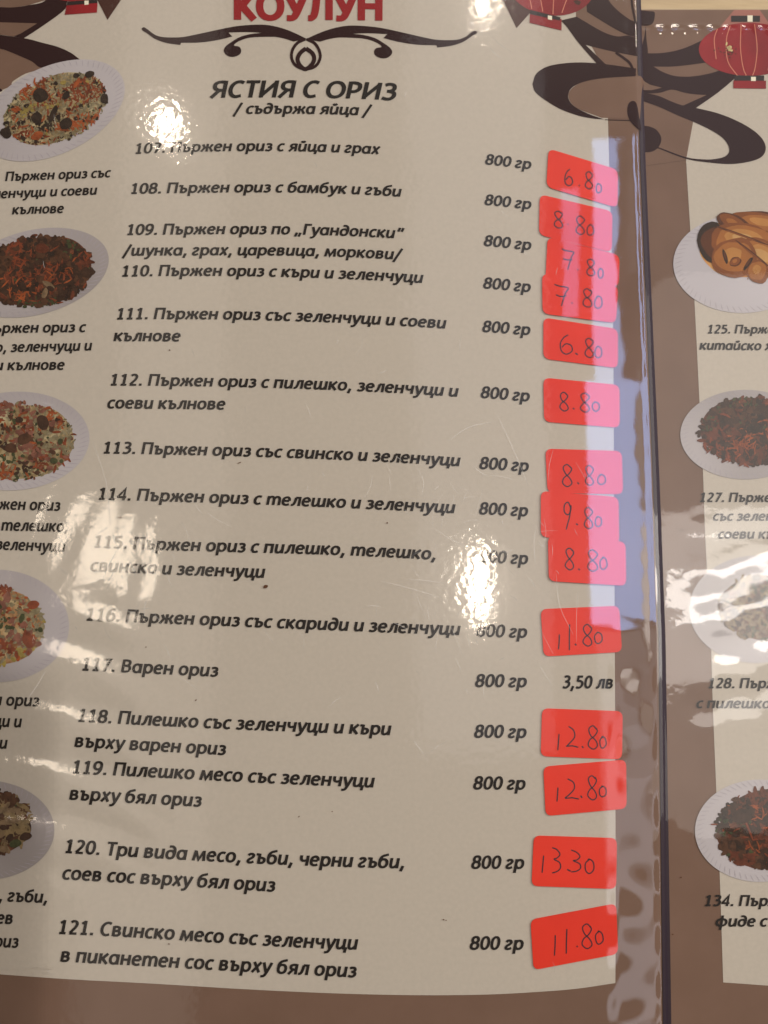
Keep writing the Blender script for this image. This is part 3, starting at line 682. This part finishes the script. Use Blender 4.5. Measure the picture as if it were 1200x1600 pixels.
for a in GR: tl('800 гр', [(a[0], a[1]), (a[2], a[3])], a[4], 'weight_text')
tl('3,50 лв', [(878.5, 1075.6), (957.5, 1075.8)], 20, 'price_text')
K = 'caption_text'
tl('Пържен ориз със', [(8, 283), (84, 280.2), (172, 276.8)], 14.6, K)
tl('зеленчуци и соеви', [(-32, 311.2), (60, 307.5), (151, 304)], 14.8, K)
tl('кълнове', [(18.8, 335), (99, 332.6)], 14.8, K)
tl('Пържен ориз с', [(-26, 520.6), (133, 518.8)], 16.2, K)
tl('пилешко, зеленчуци и', [(-88, 551), (20, 550), (143, 547.5)], 16.2, K)
tl('соеви кълнове', [(-56, 579), (100, 577.6)], 16.2, K)
tl('Пържен ориз', [(-42, 795), (93.5, 798.2)], 17.8, K)
tl('с телешко,', [(-14, 828.6), (106, 831)], 17.8, K)
tl('и зеленчуци', [(-24, 858), (101, 862.5)], 17.8, K)
tl('Варен ориз', [(-66, 1100), (60.5, 1104)], 18.6, K)
tl('зеленчуци и', [(-96, 1133), (33, 1136.6)], 18.8, K)
tl('соеви', [(-50, 1168), (10.4, 1170)], 18.8, K)
tl('месо, гъби,', [(-62, 1406), (74, 1411)], 19.6, K)
tl('соев', [(-32, 1442), (19.5, 1444)], 19.6, K)
tl('ориз', [(-23, 1479.5), (28, 1481)], 20, K)
# right page
R_ = dict(nm=K, leaf='R', par=right)
tl('125. Пържени', [(1104.7, 521)], 13.6, **R_)
tl('китайско хляб', [(1093, 546.3), (1240, 547.5)], 14.2, **R_)
tl('127. Пържени', [(1092.5, 784.3)], 14.6, **R_)
tl('със зеленчуци', [(1114, 813.6)], 14.8, **R_)
tl('соеви кълнове', [(1121.8, 841.6)], 14.8, **R_)
tl('128. Пържени', [(1105.5, 1075.3)], 15.8, **R_)
tl('с пилешко', [(1088, 1106.3), (1203, 1107)], 15.8, **R_)
tl('134. Пържени', [(1100, 1415.8)], 17.2, **R_)
tl('фиде със', [(1117.5, 1447.8)], 17.6, **R_)

# small dirt marks
for (x, y, a, b, r_) in [(415, 916.5, 4, 2.6, 10), (605, 817, 1.3, 1.2, 0), (693, 1437, 1.5, 1, 0), (697, 1438, 1, .8, 0), (306, 1094, 1.6, 1, 40), (228, 1011, 1.2, .8, 0), (265, 547, 1.4, 1, 0), (374, 723, 3, .7, 20), (187, 809, 5, .6, -3), (171, 808, 3, .4, 0), (264, 1475, 1.4, 1, 0), (467, 1276, 2, .6, 30), (1066, 828, 4, 1.5, 0), (1064, 1371, 1.6, 1.2, 0), (1051, 1460, 1.4, 1.2, 0), (519, 1268, 1, .8, 0)]:
    lf = 'R' if x > 1040 else 'L'
    q = Print(lf); q.poly(ell(x, y, a, b, r_, 10, .15), 2.5e-4); q.build('dirt_speck', M['speck'], right if lf == 'R' else left)

# ------------------------------------------------------------------ price stickers
HW = {'8': [[(.78, .12), (.45, .0), (.12, .16), (.3, .42), (.72, .62), (.88, .84), (.5, 1.0), (.08, .86), (.2, .62), (.6, .42), (.86, .2), (.72, .06)]],
      '0': [[(.45, .02), (.08, .35), (.12, .85), (.5, 1.0), (.92, .7), (.85, .2), (.45, .0), (.3, .12)]],
      '6': [[(.62, .0), (.3, .15), (.05, .5), (.12, .88), (.5, 1.0), (.9, .8), (.82, .52), (.45, .48), (.14, .68)]],
      '7': [[(.0, .05), (.3, .1), (.95, .14), (.75, .4), (.5, .98)], [(.1, .5), (.45, .55), (.85, .5)]],
      '9': [[(.8, .2), (.5, .0), (.12, .12), (.1, .36), (.5, .46), (.82, .3), (.82, .1), (.7, .5), (.45, .8), (.3, 1.0)]],
      '1': [[(.7, .0), (.55, .5), (.4, 1.0)]], '2': [[(.2, .05), (.62, .2), (.66, .5), (.3, .8), (.0, .98)], [(.0, .98), (.5, .93), (1.0, .96)]],
      '3': [[(.1, .0), (.55, .06), (.9, .22), (.6, .4), (.3, .45), (.85, .56), (.95, .75), (.6, .92), (.1, 1.0)]],
      '.': [[(.2, .2), (.8, .8)]]}
ST = [
 ([(857, 232), (965.5, 265), (965, 325), (853.6, 292)], [('6', 889, 277, 14, 26), ('.', 905.5, 290, 3, 1), ('8', 920.5, 282, 14, 27), ('0', 935.5, 294, 9, 15)], 'red sticker with handwritten price 6.80, topmost of the price column'),
 ([(843.5, 303.5), (957, 330), (956, 394.5), (842, 367)], [('8', 873, 343, 16, 27), ('.', 887.5, 350, 2, 1.5), ('8', 907, 352, 16, 29), ('0', 922.6, 359, 12, 17)], 'red sticker priced 8.80 beside dish 108, second from the top'),
 ([(855.5, 370), (968, 398.5), (967, 448), (852, 440)], [('7', 887.5, 405, 20, 33), ('.', 902.5, 421, 3, 2), ('8', 923.5, 418, 15, 27), ('0', 938.5, 427, 9, 15)], 'red sticker priced 7.80 beside dish 109, its lower edge covered by another sticker'),
 ([(847, 427), (966, 447), (962.5, 505), (847.6, 490)], [('7', 877.6, 461.5, 22, 35), ('.', 893.5, 473.5, 2, 1.5), ('8', 918.4, 465.4, 17, 29), ('0', 935, 472, 13, 19)], 'red sticker priced 7.80 beside dish 110, overlapping the sticker above it'),
 ([(849, 496), (965.5, 514), (965.5, 575.5), (849, 560.5)], [('6', 885.4, 538, 21, 30), ('.', 901, 553, 6, 3), ('8', 921, 543.4, 16, 30), ('0', 935, 550, 12, 18)], 'red sticker with large 6.80 beside dish 111'),
 ([(849, 590), (968, 601.5), (968.5, 668.6), (850, 659)], [('8', 881.5, 627.5, 16, 29), ('.', 896.5, 638.6, 4, 3), ('8', 914.5, 629, 17, 30), ('0', 931, 635, 12, 15)], 'red sticker priced 8.80 beside dish 112, standing clear of its neighbours'),
 ([(852, 701), (971.5, 704.6), (973.6, 772.4), (855.5, 770)], [('8', 886.6, 743, 18, 34), ('.', 903.4, 755, 4, 4), ('8', 921.4, 743, 16, 31), ('0', 940, 749, 14, 16)], 'red sticker priced 8.80 beside dish 113, directly above the 9.80 sticker'),
 ([(845, 767), (966.5, 776.6), (967.6, 850), (845, 839)], [('9', 887.5, 806, 14, 43), ('.', 901.6, 819.5, 4, 3), ('8', 920, 809.6, 16, 33), ('0', 935, 815, 11, 16)], 'red sticker with handwritten price 9.80, the only one reading so'),
 ([(856, 837.5), (977.5, 846.5), (978.5, 915.5), (857.5, 908)], [('8', 890.5, 873.5, 16, 34), ('.', 905, 889.4, 4, 3), ('8', 926.5, 876, 19, 33), ('0', 943, 880.4, 12, 19)], 'red sticker priced 8.80 beside dish 115, directly below the 9.80 sticker'),
 ([(844.7, 951.6), (967.5, 946.5), (972, 1018.7), (849.4, 1026)], [('1', 873, 1003, 5, 24), ('1', 889.6, 995.6, 2, 40), ('.', 899.4, 1007, 4, 4), ('8', 918.4, 992.8, 17, 34), ('0', 935, 996.6, 13, 18)], 'red sticker priced 11.80 just above the printed price 3,50'),
 ([(846.9, 1106.5), (973, 1111.2), (972, 1186.6), (844.7, 1181.8)], [('1', 872.2, 1159.7, 7, 26), ('2', 894.4, 1150.8, 19, 34), ('.', 910.5, 1167.6, 4, 4), ('8', 927, 1152.4, 18, 36), ('0', 942.2, 1159.7, 11, 18)], 'red sticker priced 12.80 beside dish 118, upper of the two reading so'),
 ([(848.8, 1197.7), (978.3, 1186.6), (979.2, 1263.5), (852.6, 1275.2)], [('1', 871, 1241.4, 3, 22), ('2', 893.7, 1232.5, 22, 33), ('.', 908.6, 1245, 4, 5), ('8', 926, 1231, 17, 38), ('0', 942, 1237, 12, 17)], 'red sticker priced 12.80 beside dish 119, lower of the two reading so'),
 ([(834, 1305.3), (964, 1309.4), (962.8, 1389.2), (830.4, 1384.5)], [('1', 847.8, 1350.3, 7, 27), ('3', 869, 1345, 15, 40), ('.', 889, 1360, 9, 4), ('3', 899.5, 1346.5, 17, 34), ('0', 921.3, 1353.5, 15, 22)], 'red sticker with handwritten price 13.30 beside dish 120'),
 ([(828.8, 1436.7), (962.8, 1411.4), (966, 1490.6), (833.6, 1515.9)], [('1', 866.8, 1477, 4, 32), ('1', 884.9, 1470.6, 4, 38), ('.', 901.7, 1479, 3, 2), ('8', 917.5, 1463, 19, 38), ('0', 936.5, 1465, 13, 20)], 'tilted red sticker priced 11.80, lowest of the price column'),
]
def rounded(q, rad=9):
    out = []
    for i in range(4):
        p = np.array(q[i], float); a = np.array(q[i - 1], float); b = np.array(q[(i + 1) % 4], float)
        u = (a - p) / np.linalg.norm(a - p); v = (b - p) / np.linalg.norm(b - p)
        s, e = p + u * rad, p + v * rad
        for k in range(7):
            t = k / 6; out.append(tuple((1 - t) ** 2 * s + 2 * t * (1 - t) * p + t * t * e))
    return out
for si, (q, hw, lab) in enumerate(ST):
    c = np.mean(q, 0); X, Y, Z = W(c[0], c[1], 2.4e-4)
    root = empty('price_sticker', (float(X), float(Y), float(Z)), lab, 'sticker', 'handwritten price stickers')
    off = 2.6e-4 + (6e-5 if si in (3, 7) else 0)
    if si == 8: off = 3.8e-4
    P = Print('L'); rim = rounded(q, 11); P.poly(rim, off, 0, 25)
    # cut edge of the label, reaching down to the page
    n = len(rim)
    b0 = len(P.v); P.v += [(x, y, off) for x, y in rim] + [(x, y, 1.2e-4) for x, y in rim]
    for i in range(n):
        j = (i + 1) % n; P.f.append([b0 + i, b0 + j, b0 + n + j, b0 + n + i]); P.m.append(1)
    body = P.build('label_face', [M['sticker'], M['stickeredge']], root)
    for ch, x, y, ww, hh in hw:
        Hn = Print('L')
        for st in HW[ch]:
            pts = [(x + (u - .5) * ww + rnd.gauss(0, .25), y + (v - .5) * hh + rnd.gauss(0, .25) + (u - .5) * ww * .12) for u, v in st]
            Hn.ribbon(crom(pts, n=6) if ch != '2' or len(pts) > 3 else pts, 1.9 if ch != '.' else 2.2, off + 3e-5)
        Hn.build('pen_stroke', M['pen'], root)

# ------------------------------------------------------------------ plastic sleeves (real wrinkled sheets)
def wob(PX, PY, seed, sc, n=7):
    r = np.random.RandomState(seed); out = 0
    for _ in range(n):
        a = r.uniform(0, 6.28); k = r.uniform(.5, 1.6) / sc
        out = out + np.sin((PX * np.cos(a) + PY * np.sin(a)) * k * 6.28 + r.uniform(0, 6.28))
    return out / n
def g(PX, PY, cx, cy, sx, sy): return np.exp(-((PX - cx) / sx) ** 2 - ((PY - cy) / sy) ** 2)
def film_left(PX, PY):
    z = 6.0e-4 + 1.2e-5 * wob(PX, PY, 3, 160)
    # horizontal ripples on the left edge, rising out of the photograph's lower left
    env = (1 - smooth(190, 300, PX)) * smooth(930, 1000, PY) * (1 - smooth(1330, 1420, PY))
    z = z + env * (1.15e-4 + 1.6e-4 * smooth(1000, 1300, PY)) * np.sin((PY - .27 * PX + 8 * np.sin(PX / 60)) / 92 * 6.283 + 1.0)
    env = (1 - smooth(190, 300, PX)) * smooth(740, 800, PY) * (1 - smooth(930, 990, PY))
    z = z + env * 9e-5 * wob(PX, PY, 9, 70)
    # cockled margin beside the spine
    s = spine(PY)
    m = smooth(948, 970, PX) * (1 - smooth(-16, -8, PX - s))
    z = z + m * smooth(985, 1040, PY) * 0.8e-4 * (np.sin(PY / 88 * 6.283 + PX / 30 + 2 * np.sin(PY / 130)) * .5 + wob(PX, PY, 21, 95, 9) * 1.5)
    z = z + m * (1 - smooth(960, 1010, PY)) * 1.5e-5 * wob(PX, PY, 31, 60)
    # welded rim
    z = z + 4e-5 * np.exp(-((PX - s + 7) / 5) ** 2) - 6e-5 * smooth(-6, 0, PX - s)
    return z
def film_right(PX, PY):
    s = spine(PY); dx = PX - s
    z = 6.0e-4 + 2e-5 * wob(PX, PY, 5, 120)
    z = z + 1.6e-4 * np.exp(-np.clip(dx, 0, None) / 16)
    e = smooth(800, 860, PY) * (1 - smooth(1130, 1200, PY)) * smooth(25, 60, dx)
    z = z + e * 5.5e-5 * np.sin((PY + .14 * (PX - 1100) + 8 * np.sin(PX / 37)) / 86 * 6.283) + e * 6e-5 * wob(PX, PY, 17, 75, 9)
    z = z + 1.8e-5 * wob(PX, PY, 27, 45, 9) * smooth(600, 760, PY) * (1 - smooth(1250, 1350, PY))
    # weld seam along the top
    z = z + 1.6e-4 * np.exp(-((PY - 43) / 2.6) ** 2) * (1 + .5 * np.sin(PX / 4.2)) + 3e-5 * np.exp(-((PY - 48) / 6) ** 2) * np.sin(PX / 3.1)
    return z
grid_sheet('plastic_sleeve', 'F', M['film'], left, cst(-255), lambda y: spine(y), -165, 1755, 480, 620, film_left, 0, 'clear glossy sleeve over the page', lambda X, Y: .06 + .94 * (1 - smooth(800, 890, X)))
grid_sheet('plastic_sleeve', 'R', M['film2'], right, lambda y: spine(y) + 3, cst(1700), 13, 1755, 300, 640, film_right, 0, 'clear creased sleeve over the page', lambda X, Y: .10 + .4 * smooth(700, 850, Y) * (1 - smooth(1150, 1300, Y)) + .4 * (1 - smooth(60, 110, Y)))
# hairline scratches worn into the sleeve
M['scratch'] = bpy.data.materials.new('scratched_plastic'); M['scratch'].use_nodes = True
_N, _L, _b = nodes(M['scratch']); _b.inputs['Base Color'].default_value = (.9, .88, .84, 1); _b.inputs['Roughness'].default_value = .35
_b.inputs['Alpha'].default_value = .30
SC = Print('F'); rs = random.Random(5)
for cx, cy, sx, sy, nn in ((745, 880, 75, 110, 80), (180, 900, 70, 80, 40), (600, 600, 260, 420, 45)):
    for _ in range(nn):
        x, y = rs.gauss(cx, sx), rs.gauss(cy, sy)
        if not (20 < x < 930 and 20 < y < 1540): continue
        a = rs.choice([rs.gauss(1.2, .35), rs.uniform(0, 3.14)]); l = rs.expovariate(1 / 9) + 3; bd = rs.gauss(0, .12) * l
        dx, dy = math.cos(a) * l, math.sin(a) * l
        SC.ribbon(crom([(x - dx, y - dy), (x - dy * bd / l, y + dx * bd / l), (x + dx, y + dy)], n=3), rs.uniform(.35, .9), 6.6e-4, taper=True)
SC.build('scratch', M['scratch'], left, 'fine scratches in the plastic')['kind'] = 'stuff'
print('OBJ', len(bpy.data.objects), 'V', sum(len(m.vertices) for m in bpy.data.meshes))
